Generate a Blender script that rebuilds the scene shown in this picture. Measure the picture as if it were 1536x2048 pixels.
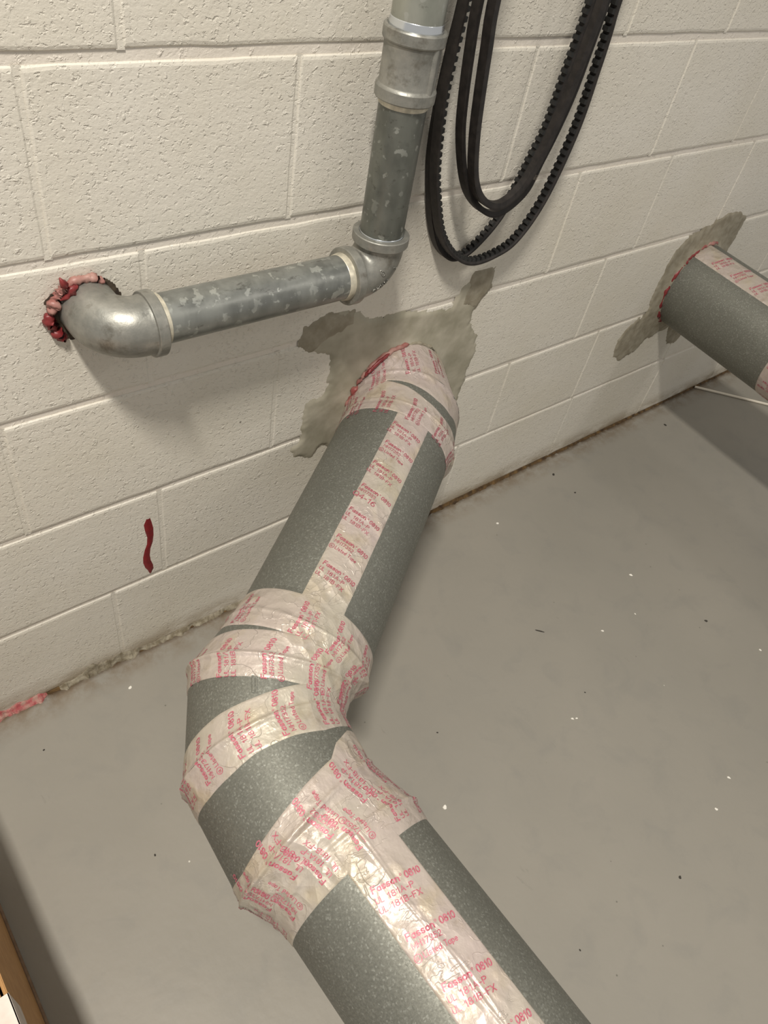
import bpy, bmesh, math, random
from mathutils import Vector, Matrix, noise, geometry

for o in list(bpy.data.objects):
    bpy.data.objects.remove(o, do_unlink=True)
random.seed(7)
MM = 0.001
sc = bpy.context.scene
COL = sc.collection

# ------------------------------------------------------------------ camera
YAW, PIT, ROL, FPX = 0.83242, 0.78867, 0.23501, 1477.47
CAM = Vector((0.0, -792.4, 1269.95)) * MM
fw = Vector((math.sin(YAW)*math.cos(PIT), math.cos(YAW)*math.cos(PIT), -math.sin(PIT)))
rt = Vector((math.cos(YAW), -math.sin(YAW), 0))
up = rt.cross(fw)
rt2 = rt*math.cos(ROL) + up*math.sin(ROL)
up2 = up*math.cos(ROL) - rt*math.sin(ROL)
cam = bpy.data.objects.new('camera', bpy.data.cameras.new('camera'))
COL.objects.link(cam)
m = Matrix((rt2, up2, -fw)).transposed().to_4x4()
m.translation = CAM
cam.matrix_world = m
cam.data.sensor_fit = 'VERTICAL'
cam.data.sensor_height = 24.0
cam.data.lens = FPX/2048*24.0
cam.data.clip_start = 0.01
sc.camera = cam

# ------------------------------------------------------------------ light
w = bpy.data.worlds.new('world'); sc.world = w; w.use_nodes = True
w.node_tree.nodes['Background'].inputs[0].default_value = (1.0, 0.965, 0.91, 1)
w.node_tree.nodes['Background'].inputs[1].default_value = 0.36

def area(name, loc, target, sx, sy, power, col):
    l = bpy.data.lights.new(name, 'AREA'); l.shape = 'RECTANGLE'
    l.size = sx; l.size_y = sy; l.energy = power; l.color = col
    o = bpy.data.objects.new(name, l); COL.objects.link(o)
    o.location = loc
    d = Vector(target) - Vector(loc)
    o.rotation_euler = d.to_track_quat('-Z', 'Y').to_euler()
    return o
area('ceiling_lamp', (-0.45, -1.05, 3.1), (-0.45, -1.0501, 0), 0.16, 0.42, 84, (1.0, 0.945, 0.86))
area('ceiling_lamp_far', (2.3, -2.9, 3.1), (2.3, -2.9001, 0), 0.3, 1.2, 13, (1.0, 0.945, 0.87))
sc.view_settings.view_transform = 'Standard'
sc.view_settings.look = 'None'
sc.view_settings.gamma = 1
sc.view_settings.use_curve_mapping = False
sc.view_settings.exposure = 0.12

# ------------------------------------------------------------------ helpers
def srgb(r, g, b):
    f = lambda c: (c/255/12.92) if c/255 <= .04045 else ((c/255+.055)/1.055)**2.4
    return (f(r), f(g), f(b), 1)

def obj(name, me, mat, parent=None, smooth=False, label=None, **kw):
    o = bpy.data.objects.new(name, me)
    COL.objects.link(o)
    if mat is not None and not me.materials: me.materials.append(mat)
    if smooth:
        me.polygons.foreach_set('use_smooth', [True]*len(me.polygons))
    if parent: o.parent = parent
    if label: o['label'] = label
    for k, v in kw.items(): o[k] = v
    return o

def mesh(name, vs, fs):
    me = bpy.data.meshes.new(name)
    me.from_pydata([tuple(v) for v in vs], [], fs)
    me.update()
    return me

def empty(name, loc=(0, 0, 0), **kw):
    o = bpy.data.objects.new(name, None); COL.objects.link(o)
    o.location = loc; o.empty_display_size = .05
    for k, v in kw.items(): o[k] = v
    return o

def grid(rows, closed=False):
    """rows: list of equal-length vertex lists -> verts, faces"""
    n = len(rows[0]); vs = [v for r in rows for v in r]; fs = []
    for i in range(len(rows)-1):
        for j in range(n if closed else n-1):
            a = i*n+j; b = i*n+(j+1) % n
            fs.append((a, b, b+n, a+n))
    return vs, fs

class Mat:
    def __init__(s, name):
        s.m = bpy.data.materials.new(name); s.m.use_nodes = True
        s.nt = s.m.node_tree; s.b = s.nt.nodes['Principled BSDF']
        g = s.n('ShaderNodeNewGeometry'); s.pos = g.outputs['Position']
    def n(s, t, **kw):
        x = s.nt.nodes.new(t)
        for k, v in kw.items(): setattr(x, k, v)
        return x
    def link(s, a, b): s.nt.links.new(a, b)
    def setv(s, sock, v):
        if hasattr(v, 'links'): s.link(v, sock)
        else: sock.default_value = v
    def noise(s, scale, detail=3, rough=.5, vec=None, dist=0):
        x = s.n('ShaderNodeTexNoise'); x.inputs['Scale'].default_value = scale
        x.inputs['Detail'].default_value = detail; x.inputs['Roughness'].default_value = rough
        x.inputs['Distortion'].default_value = dist
        s.link(vec or s.pos, x.inputs['Vector']); return x.outputs['Fac']
    def vor(s, scale, vec=None, feature='F1', out='Distance', rand=1):
        x = s.n('ShaderNodeTexVoronoi', feature=feature); x.inputs['Scale'].default_value = scale
        x.inputs['Randomness'].default_value = rand
        s.link(vec or s.pos, x.inputs['Vector']); return x.outputs[out]
    def vmap(s, sc_=(1, 1, 1), rot=(0, 0, 0), src=None):
        x = s.n('ShaderNodeMapping'); x.inputs['Scale'].default_value = sc_; x.inputs['Rotation'].default_value = rot
        s.link(src or s.pos, x.inputs['Vector']); return x.outputs[0]
    def ramp(s, v, a, b, lo=0., hi=1.):
        x = s.n('ShaderNodeMapRange'); s.link(v, x.inputs['Value'])
        x.inputs['From Min'].default_value = a; x.inputs['From Max'].default_value = b
        x.inputs['To Min'].default_value = lo; x.inputs['To Max'].default_value = hi
        return x.outputs[0]
    def math(s, op, a, b=0.0):
        x = s.n('ShaderNodeMath', operation=op); s.setv(x.inputs[0], a); s.setv(x.inputs[1], b); return x.outputs[0]
    def mix(s, f, a, b):
        x = s.n('ShaderNodeMix', data_type='RGBA'); s.setv(x.inputs[0], f); s.setv(x.inputs[6], a); s.setv(x.inputs[7], b); return x.outputs[2]
    def bump(s, h, dist, strength=1.0, prev=None):
        x = s.n('ShaderNodeBump'); x.inputs['Distance'].default_value = dist; x.inputs['Strength'].default_value = strength
        s.link(h, x.inputs['Height'])
        if prev: s.link(prev, x.inputs['Normal'])
        return x.outputs[0]
    def axis(s, i):
        x = s.n('ShaderNodeSeparateXYZ'); s.link(s.pos, x.inputs[0]); return x.outputs[i]
    def fin(s, color=None, rough=.5, metal=0., normal=None, spec=.5):
        if color is not None: s.setv(s.b.inputs['Base Color'], color)
        s.setv(s.b.inputs['Roughness'], rough); s.setv(s.b.inputs['Metallic'], metal)
        s.b.inputs['Specular IOR Level'].default_value = spec
        if normal: s.link(normal, s.b.inputs['Normal'])
        return s.m

# ------------------------------------------------------------------ materials
def mat_wall(name, base, pit=1.0):
    M = Mat(name)
    v = M.vmap((1, 1, 1.35))
    fine = M.noise(210, 4, .6, v)
    coarse = M.noise(38, 3, .5, v)
    pits = M.ramp(M.noise(150, 3, .55, v, .25), .56, .70, 0, 1)     # small open pores of the block
    area_ = M.ramp(M.noise(9, 2), .35, .62, .25, 1)
    h = M.math('SUBTRACT', M.math('MULTIPLY', fine, .55), M.math('MULTIPLY', M.math('MULTIPLY', pits, area_), 1.0*pit))
    h = M.math('ADD', h, M.math('MULTIPLY', coarse, .9))
    drip = M.ramp(M.noise(95, 3, .6, M.vmap((1, 1, 1)), .2), .60, .72)
    h = M.math('ADD', h, M.math('MULTIPLY', drip, .9))
    nb = M.bump(h, .0015, .62)
    blot = M.ramp(M.noise(5, 3), .3, .7)
    c = M.mix(blot, srgb(*base), srgb(base[0]-6, base[1]-7, base[2]-10))
    z = M.axis(2)
    low = M.math('MULTIPLY', M.ramp(z, .055, 0.0), M.ramp(M.noise(30, 4, .65, M.vmap((.35, 1, 1))), .34, .56))
    c = M.mix(M.math('MULTIPLY', low, .8), c, srgb(128, 108, 74))
    spots = M.ramp(M.vor(9.5), .030, .018)
    c = M.mix(M.math('MULTIPLY', spots, .8), c, srgb(70, 60, 48))
    return M.fin(c, .42, 0, nb, .5)
WALL = mat_wall('painted_block', (219, 214, 203))
MORT = mat_wall('painted_mortar', (223, 216, 206), .3)

def mat_floor():
    M = Mat('floor_paint')
    a = M.ramp(M.noise(2.2, 4, .55), .3, .7)
    b = M.ramp(M.noise(14, 4, .6, None, .5), .52, .72)
    c = M.mix(a, srgb(149, 144, 134), srgb(141, 137, 128))
    c = M.mix(M.math('MULTIPLY', b, .35), c, srgb(130, 128, 122))
    scuff = M.ramp(M.noise(20, 5, .7, M.vmap((1, .35, 1), (0, 0, .9))), .68, .74)
    c = M.mix(M.math('MULTIPLY', scuff, .35), c, srgb(112, 110, 103))
    sp = M.ramp(M.vor(16), .032, .016)
    c = M.mix(M.math('MULTIPLY', sp, .65), c, srgb(84, 80, 72))
    wsp = M.ramp(M.vor(11, M.vmap((1, 1, 1), (0, 0, .7))), .020, .012)
    c = M.mix(M.math('MULTIPLY', wsp, .8), c, srgb(215, 210, 200))
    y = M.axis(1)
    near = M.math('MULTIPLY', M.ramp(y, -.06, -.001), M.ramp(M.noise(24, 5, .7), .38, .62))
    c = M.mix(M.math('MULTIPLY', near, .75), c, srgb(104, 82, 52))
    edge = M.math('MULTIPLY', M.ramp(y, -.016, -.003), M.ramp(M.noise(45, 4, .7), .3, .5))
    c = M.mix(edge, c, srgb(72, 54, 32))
    nb = M.bump(M.math('ADD', M.noise(60, 3), M.math('MULTIPLY', M.noise(7, 2), 3)), .0008, .5)
    return M.fin(c, M.ramp(M.noise(6, 3), .3, .7, .38, .52), 0, nb, .45)
FLOOR = mat_floor()

def mat_galv_duct():
    M = Mat('duct_galvanised')
    v = M.vor(520, None, 'F1', 'Color')
    sp = M.n('ShaderNodeSeparateColor'); M.link(v, sp.inputs[0])
    n1 = M.noise(380, 4, .7); n2 = M.noise(9, 3)
    c = M.mix(M.ramp(n1, .42, .66), srgb(112, 112, 104), srgb(133, 133, 124))
    c = M.mix(M.ramp(n2, .35, .7, 0, .4), c, srgb(108, 108, 100))
    c = M.mix(M.ramp(sp.outputs[0], .86, .97, 0, .30), c, srgb(180, 182, 174))
    nb = M.bump(n1, .0004, .35)
    return M.fin(c, M.ramp(sp.outputs[1], 0, 1, .48, .64), .5, nb)
DUCT = mat_galv_duct()

def mat_tape():
    M = Mat('foil_tape')
    n1 = M.noise(22, 3); n2 = M.noise(7, 3)
    c = M.mix(M.ramp(n2, .36, .64), srgb(186, 178, 163), srgb(188, 174, 167))
    c = M.mix(M.ramp(n1, .52, .72, 0, .55), c, srgb(184, 170, 140))
    n3 = M.noise(150, 3, .6)
    fold = M.noise(34, 3, .55, M.vmap((1, 1, .7)), .3)
    k1 = M.math('ABSOLUTE', M.math('SUBTRACT', M.noise(26, 2, .5, M.vmap((1.6, 1, .5), (0, 0, .6)), .2), .5))
    gate = M.ramp(M.noise(13, 2), .46, .60)
    k1 = M.math('MULTIPLY', M.ramp(k1, .012, .0), gate)
    h = M.math('ADD', M.math('MULTIPLY', fold, 1.6), M.math('MULTIPLY', n3, .25))
    h = M.math('ADD', h, M.math('MULTIPLY', k1, .30))
    k2 = M.math('ABSOLUTE', M.math('SUBTRACT', M.noise(38, 3, .6, M.vmap((.5, 1.3, 1.6), (.2, .5, 0)), .4), .5))
    h = M.math('SUBTRACT', h, M.math('MULTIPLY', M.math('MULTIPLY', M.ramp(k2, .010, .0), M.ramp(M.noise(17, 2, .5, M.vmap((1, 1, 1), (0, 1, 0))), .5, .6)), .14))
    c = M.mix(M.math('MULTIPLY', M.math('MULTIPLY', M.ramp(k2, .006, .0), M.ramp(M.noise(17, 2, .5, M.vmap((1, 1, 1), (0, 1, 0))), .5, .6)), .12), c, srgb(110, 98, 80))
    cr = M.math('MULTIPLY', M.vor(48, M.vmap((1.4, 1, .7), (.3, .2, .5)), 'F1'), M.ramp(M.noise(11, 3), .40, .62))
    h = M.math('ADD', h, M.math('MULTIPLY', cr, 2.2))
    dirt = M.ramp(M.noise(30, 5, .7), .56, .74, 0, .5)
    c = M.mix(dirt, c, srgb(140, 122, 96))
    nb = M.bump(h, .0024, .8)
    return M.fin(c, M.ramp(n3, .3, .7, .36, .48), .25, nb, .5)
TAPE = mat_tape()

def mat_ink(name, c):
    M = Mat(name)
    f = M.ramp(M.noise(330, 3, .6), .38, .6)
    return M.fin(M.mix(f, srgb(*c), srgb(c[0]+22, c[1]+42, c[2]+40)), .45, .1)
INK = mat_ink('ink_pink', (172, 76, 92))
INKD = mat_ink('ink_dusty', (154, 66, 78))

def mat_pipe(name, a, b, flake, patch):
    M = Mat(name)
    n2 = M.noise(34, 3, .55, M.vmap((1, 1, .6)))
    c = M.mix(M.ramp(n2, .38, .62), srgb(*a), srgb(*b))
    f = M.math('MULTIPLY', M.ramp(M.noise(75, 3, .5, None, .2), .64-.05*patch, .68-.05*patch), M.ramp(M.noise(31, 2), .35, .6, .35, .95))
    c = M.mix(f, c, srgb(*flake))
    sc_ = M.ramp(M.noise(70, 5, .75, M.vmap((.5, 1, 1.3))), .60, .70, 0, .6)
    c = M.mix(sc_, c, srgb(62, 58, 52))
    nb = M.bump(M.noise(120, 3), .0006, .4)
    return M.fin(c, M.ramp(n2, .3, .7, .30, .42), .6, nb)
PIPE_D = mat_pipe('pipe_dark_zinc', (100, 102, 96), (118, 120, 113), (160, 162, 155), .35)
PIPE_L = mat_pipe('pipe_light_zinc', (122, 124, 120), (146, 148, 143), (176, 178, 172), 1.1)
PIPE_T = mat_pipe('pipe_top_zinc', (150, 152, 142), (165, 166, 156), (175, 176, 168), .2)

def mat_cast():
    M = Mat('cast_galvanised')
    n = M.noise(40, 4, .6)
    c = M.mix(M.ramp(n, .35, .65), srgb(132, 132, 126), srgb(158, 156, 148))
    d = M.ramp(M.noise(30, 5, .7), .54, .68, 0, .7)
    c = M.mix(d, c, srgb(100, 95, 84))
    g = M.ramp(M.noise(55, 3, .5), .62, .66)
    nb = M.bump(M.noise(90, 4, .6), .0010, .55)
    return M.fin(c, M.mix(g, (.44, .44, .44, 1), (.30, .30, .30, 1)), .55, nb)
CAST = mat_cast()
def plain(name, c, r=.5, metal=0, bs=None, bd=.0005, c2=None):
    M = Mat(name); nb = M.bump(M.noise(bs, 4, .6), bd, .7) if bs else None
    col = M.mix(M.ramp(M.noise(bs*.6 if bs else 40, 3), .35, .65), srgb(*c), srgb(*(c2 or c)))
    return M.fin(col, r, metal, nb)
THREAD = plain('thread_seal', (225, 218, 198), .35, .4, 200, .0003, (196, 190, 172))
THREADB = plain('thread_bright', (225, 230, 235), .22, .9)
CEMENT = plain('cement', (150, 145, 127), .75, 0, 34, .0010, (176, 170, 153))
CEMD = plain('cement_dark', (136, 128, 110), .85, 0, 90, .0012, (156, 149, 132))
CAULK = plain('caulk_red', (108, 24, 28), .42, 0, 120, .001, (136, 54, 54))
CAULKP = plain('caulk_pink', (134, 66, 62), .45, 0, 60, .0012, (172, 134, 124))
REDP = plain('red_paint', (128, 22, 28), .4, 0, 200, .0005, (110, 20, 26))
PINKC = plain('pink_crumble', (170, 84, 86), .75, 0, 160, .003, (176, 140, 128))
CRUMB = plain('mortar_crumble', (112, 102, 82), .9, 0, 130, .003, (158, 150, 132))
HOLE = plain('hole_painted_shade', (52, 42, 34), .9, 0, 120, .001, (90, 78, 62))  # dark brown stands in for the shade in the gap round the elbow
GRIME = plain('grime', (104, 80, 46), .9, 0, 90, .002, (58, 42, 24))
RUBBER = plain('belt_rubber', (24, 20, 18), .6, 0, 160, .0003, (40, 35, 32))
RUBBERC = plain('belt_cog_rubber', (26, 26, 25), .55, 0, 160, .0003, (36, 36, 35))
SCUFF = plain('belt_scuff', (150, 140, 126), .7, 0, 300, .0004, (96, 88, 80))
CARD = plain('cardboard', (176, 134, 84), .8, 0, 90, .0004, (164, 122, 74))
CARDE = plain('cardboard_edge', (150, 128, 108), .85, 0, 150, .0005, (130, 108, 88))
PTAPE = plain('packing_tape', (226, 214, 204), .18, 0, 60, .0004, (206, 192, 182))
DARK = plain('gap_painted_shade', (18, 12, 10), .9)  # near-black colour standing in for shade inside the carton slit
RODM = plain('rod_white', (226, 218, 202), .45)
CHIPW = plain('chip_white', (236, 232, 222), .6)
CHIPD = plain('chip_dark', (56, 52, 46), .8)
HOOKM = plain('hook_steel', (120, 118, 112), .4, .7)

# ------------------------------------------------------------------ setting: floor
X0, X1, YF = -900, 3600, -2600
fl = mesh('floor', [Vector(p)*MM for p in ((X0, 60, 0), (X1, 60, 0), (X1, YF, 0), (X0, YF, 0),
          (X0, 60, -60), (X1, 60, -60), (X1, YF, -60), (X0, YF, -60))],
          [(0, 3, 2, 1), (4, 5, 6, 7), (0, 1, 5, 4), (1, 2, 6, 5), (2, 3, 7, 6), (3, 0, 4, 7)])
obj('floor', fl, FLOOR, kind='structure', label='grey painted concrete floor with scuffs and brown grime along the wall')

# ------------------------------------------------------------------ setting: block wall
wall = empty('wall_back'); wall['kind'] = 'structure'
wall['label'] = 'off-white painted concrete block wall'
ms = mesh('mortar', [Vector(p)*MM for p in ((X0, 2.6, 0), (X1, 2.6, 0), (X1, 2.6, 2645), (X0, 2.6, 2645),
          (X0, 60, 0), (X1, 60, 0), (X1, 60, 2645), (X0, 60, 2645))],
          [(0, 1, 2, 3), (5, 4, 7, 6), (0, 4, 5, 1), (3, 2, 6, 7), (0, 3, 7, 4), (1, 5, 6, 2)])
obj('mortar_bed', ms, MORT, wall, label='painted mortar between the blocks')
ZR = [3, 205.3] + [205.3+203.2*k for k in range(1, 13)]
JX = {0: [-990+407*k+19 for k in range(12)],
      1: [-669, -262, 145, 551, 755, 1152, 1460, 1867, 2274, 2681, 3088, 3495],
      2: [-872, -465, -59, 345, 751, 1168, 1452, 1770, 2177, 2584, 2991, 3398],
      3: [-669, -262, 145, 551, 920, 1290, 1630, 2036, 2443, 2850, 3257],
      }
# measured courses: bottom = 0
JX[3] = [-872, -465, -59, 345, 751, 1168, 1452, 1770, 2177, 2584, 2991, 3398]
JX[2] = [-669, -262, 145, 551, 957, 1364, 1770, 2177, 2584, 2991, 3398]
JX[1] = [-872, -465, -59, 345, 751, 1152, 1460, 1867, 2274, 2681, 3088, 3495]
JX[4] = [-576, -170, 237, 551, 960, 1368, 1665, 2071, 2478, 2885, 3292]
JX[5] = [-881, -475, -68, 339, 746, 1158, 1450, 1858, 2265, 2672, 3079, 3486]
def block_mesh(xa, xb, za, zb, dy, jv):
    """block face with worn, slightly ragged arrises"""
    b = 3.2
    nx = max(3, int((xb-xa)/34)); nz = 6
    prm = [(xa+(xb-xa)*i/nx, za, 0, 1) for i in range(nx)] + [(xb, za+(zb-za)*i/nz, -1, 0) for i in range(nz)] \
        + [(xb-(xb-xa)*i/nx, zb, 0, -1) for i in range(nx)] + [(xa, zb-(zb-za)*i/nz, 1, 0) for i in range(nz)]
    cx, cz = (xa+xb)/2, (za+zb)/2
    jj = [random.uniform(-.9, 1.3) for _ in prm]
    def ring(inset, y, k):
        out = []
        for q, (x, z, ux, uz) in enumerate(prm):
            corner = q in (0, nx, nx+nz, 2*nx+nz)
            e = inset + jj[q]*k
            ex = e*.6*(ux if not corner else (1 if x < cx else -1)); ez = e*(uz if not corner else (1 if z < cz else -1))
            out.append((x+ex, y, z+ez))
        return out
    vs = ring(0, 30, 0) + ring(0, dy+2.4, .4) + ring(b*.45, dy+.8, .8) + ring(b*1.5, dy, 1.2)
    n = len(prm); fs = []
    for r_ in range(3):
        for q in range(n):
            a = r_*n+q; c = r_*n+(q+1) % n
            fs.append((a, c, c+n, a+n))
    fs.append(tuple(range(3*n, 4*n)))
    return mesh('concrete_block', [Vector(v)*MM for v in vs], fs)
VJ = ([], [])
V3 = lambda a, b, c: Vector((a, b, c))*MM
for r in range(13):
    za, zb = ZR[r], ZR[r+1]
    js = JX.get(r)
    if js is None:
        js = [(-872 if r % 2 else -669)+407*k for k in range(11)]
    js = [X0+5] + [j for j in js if j > X0+60] + [X1-5]
    JG = lambda q: {0: 0, 1: 3.0, 2: 3.6, 3: 4.2, 4: 5.0}.get(q, 5.8)
    ja, jb = JG(r), JG(r+1)
    for jx in js[1:-1]:
        b0 = len(VJ[0]); n_ = 8
        for q in range(n_+1):
            z = za+ja-1+(zb-za-ja-jb+2)*q/n_; k = random.uniform(-.5, .5)
            VJ[0].extend([V3(jx-4.6, 1.1+k*.4, z), V3(jx+4.6, 1.1+k*.4, z)])
        VJ[1].extend([(b0+2*q, b0+2*q+1, b0+2*q+3, b0+2*q+2) for q in range(n_)])
    for i in range(len(js)-1):
        dy = random.uniform(-.5, .5)
        g = 2.2 if r < 5 else 2.8
        me = block_mesh(js[i]+g, js[i+1]-g, za+ja, zb-jb, dy, 1)
        obj('concrete_block', me, WALL, wall)

vj = obj('mortar_joint', mesh('mortar_joint', VJ[0], VJ[1]), WALL, wall, smooth=True, label='shallow painted vertical mortar joints'); vj['kind'] = 'stuff'
# ------------------------------------------------------------------ duct surface map
def V(*a): return Vector(a)
Bp = V(268.49, -424.86, 362.99); d2 = V(-.82314, -.55671, -.1119).normalized(); d3 = V(.0548, -.99687, -.05692).normalized()
d1 = V(0, -1, 0)
RINGS = [  # centre, normal, radius, bead height
 (V(824, 22, 440), d1, 106, 0),
 (V(812, -8, 442), V(-.17, -.985, 0), 109, 0),
 (V(787, -62, 431), V(-.60, -.80, .02), 105.5, 2.6),
 (V(742, -107, 423), V(-.81, -.573, -.107), 104.2, 2.2),
 (Bp-560*d2, d2, 102.4, 0),
 (Bp-540*d2, d2, 101.6, 0),
 (Bp-172*d2, d2, 101.6, 0),
 (V(369, -359, 383), V(-.84, -.53, -.113), 106, 2.2),
 (V(318.4, -374.9, 376.2), V(-.654, -.73, -.199), 110, 3.2),
 (V(265.6, -452.1, 363.3), V(-.16, -.987, -.03), 108.8, 3.4),
 (V(258.5, -560, 357.2), V(.20, -.972, -.09), 107.7, 2.8),
 (Bp+192*d3, V(.03, -.995, .04), 104.3, 2.6),
 (Bp+216*d3, d3, 101.8, 0),
 (Bp+1500*d3, d3, 101.6, 0),
]
RB = []
for c, n, r, bd in RINGS:
    n = n.normalized(); e1 = (V(0, 0, 1) - n*n.z).normalized(); e2 = n.cross(e1)
    RB.append((c, e1, e2, r, bd))
def rp(R, k, phi, h):
    c, e1, e2, r, bd = R[k]
    return c + (r+h)*(math.cos(phi)*e1 + math.sin(phi)*e2)
def seg_len(R, k, phi):
    return max(.5, (rp(R, k+1, phi, 0)-rp(R, k, phi, 0)).length)
def march(R, k, off, phi):
    """from ring k go off mm along the generatrix -> (k, t, distance to ring k, length)"""
    while off < 0 and k > 0:
        k -= 1; off += seg_len(R, k, phi)
    off = max(off, 0)
    while k < len(R)-2 and off > seg_len(R, k, phi):
        off -= seg_len(R, k, phi); k += 1
    L = seg_len(R, k, phi)
    return k, min(off/L, 1.0), off, L
def beadh(R, k, d, L):
    return R[k][4]*math.exp(-(d/3.2)**2) + R[k+1][4]*math.exp(-((L-d)/3.2)**2)
def surf(R, k, off, phi, h, bead=True):
    k, t, d, L = march(R, k, off, phi)
    hh = h + (beadh(R, k, d, L) if bead else 0)
    return rp(R, k, phi, hh).lerp(rp(R, k+1, phi, hh), t), (k, t)
D = math.radians

def wrinkle(p, amp):
    q = p*.03
    a = noise.noise(V(q.x*1.2, q.y*1.2, q.z*.6))
    b = noise.noise(V(q.x*3.1+7, q.y*3.1, q.z*2.0))
    r = max(0.0, 1-abs(b)*7)      # sharp thin creases
    return amp*(.35*a + .6*r*r*max(0, noise.noise(q*.7)+.25))

def gore(R, k, name, parent, mat, n=112, m_=9):
    rows = []
    for i in range(m_):
        u = i/(m_-1)
        # denser samples near the two rims so the beads read
        u = .5-.5*math.cos(math.pi*u) if m_ > 4 else u
        row = []
        for j in range(n):
            ph = 2*math.pi*j/n
            L = seg_len(R, k, ph)
            hh = beadh(R, k, u*L, L)
            row.append((rp(R, k, ph, hh).lerp(rp(R, k+1, ph, hh), u))*MM)
        rows.append(row)
    vs, fs = grid(rows, True)
    return obj(name, mesh(name, vs, fs), mat, parent, smooth=True)

duct = empty('round_duct', (0, 0, 0), category='duct')
duct['label'] = 'large round galvanised duct with printed foil tape, bending from the wall toward the front'
names = {0: 'wall_sleeve', 1: 'elbow_gore', 2: 'elbow_gore', 3: 'elbow_collar', 4: 'elbow_collar', 5: 'duct_pipe', 6: 'elbow_collar',
         7: 'elbow_gore', 8: 'elbow_gore', 9: 'elbow_gore', 10: 'elbow_gore', 11: 'elbow_collar', 12: 'duct_pipe'}
for k in range(len(RINGS)-1):
    gore(RB, k, names[k], duct, DUCT, m_=(30 if k not in (5, 12) else 40))
# longitudinal lock seam on the gore between the first two beads
def ribbon(R, k, pts, hw, h, name, parent, mat, axial=True):
    rows = []
    for off, phi in pts:
        p0, _ = surf(R, k, off, D(phi)+hw/104, .2); p1, _ = surf(R, k, off, D(phi), h); p2, _ = surf(R, k, off, D(phi)-hw/104, .2)
        rows.append([p0*MM, p1*MM, p2*MM])
    vs, fs = grid(rows)
    return obj(name, mesh(name, vs, fs), mat, parent, smooth=True)
ribbon(RB, 8, [(29+i*1.1, 12.6) for i in range(21)], 2.2, 1.6, 'lock_seam', duct, DUCT)
ribbon(RB, 8, [(29+i*1.1, 10.4) for i in range(21)], 1.2, 1.0, 'lock_seam', duct, DUCT)

# ------------------------------------------------------------------ tape
def tape(R, k, fa, fb, phi0, phi1, h, parent, label=None, nphi=170, noff=34, wamp=1.0, mat=None):
    """band of foil between offsets fa(phi), fb(phi) of ring k, between two angles"""
    rows = []
    closed = abs(phi1-phi0) >= 359.9
    for i in range(nphi+(0 if closed else 1)):
        ph = phi0+(phi1-phi0)*i/nphi
        a, b = fa(ph), fb(ph)
        col = []
        if b > a+.5:
            for j in range(noff+1):
                off = a+(b-a)*j/noff
                p, _ = surf(R, k, off, D(ph), 0)
                wv = wrinkle(p, wamp)
                edge = min(1, min(j, noff-j)/1.0)
                p, _ = surf(R, k, off, D(ph), (h+max(-h*.5, wv))*edge - .3*(1-edge))
                col.append(p*MM)
        else:
            p, _ = surf(R, k, a, D(ph), -.4)
            col = [p*MM]*(noff+1)
        rows.append(col)
    if closed: rows.append(rows[0])
    vs, fs = grid(rows)
    me = mesh('foil_tape', vs, fs)
    bm = bmesh.new(); bm.from_mesh(me); bmesh.ops.remove_doubles(bm, verts=bm.verts, dist=1e-6); bm.to_mesh(me); bm.free()
    o = obj('foil_tape', me, mat or TAPE, parent, smooth=True, label=label)
    o['h'] = h
    return o

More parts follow.
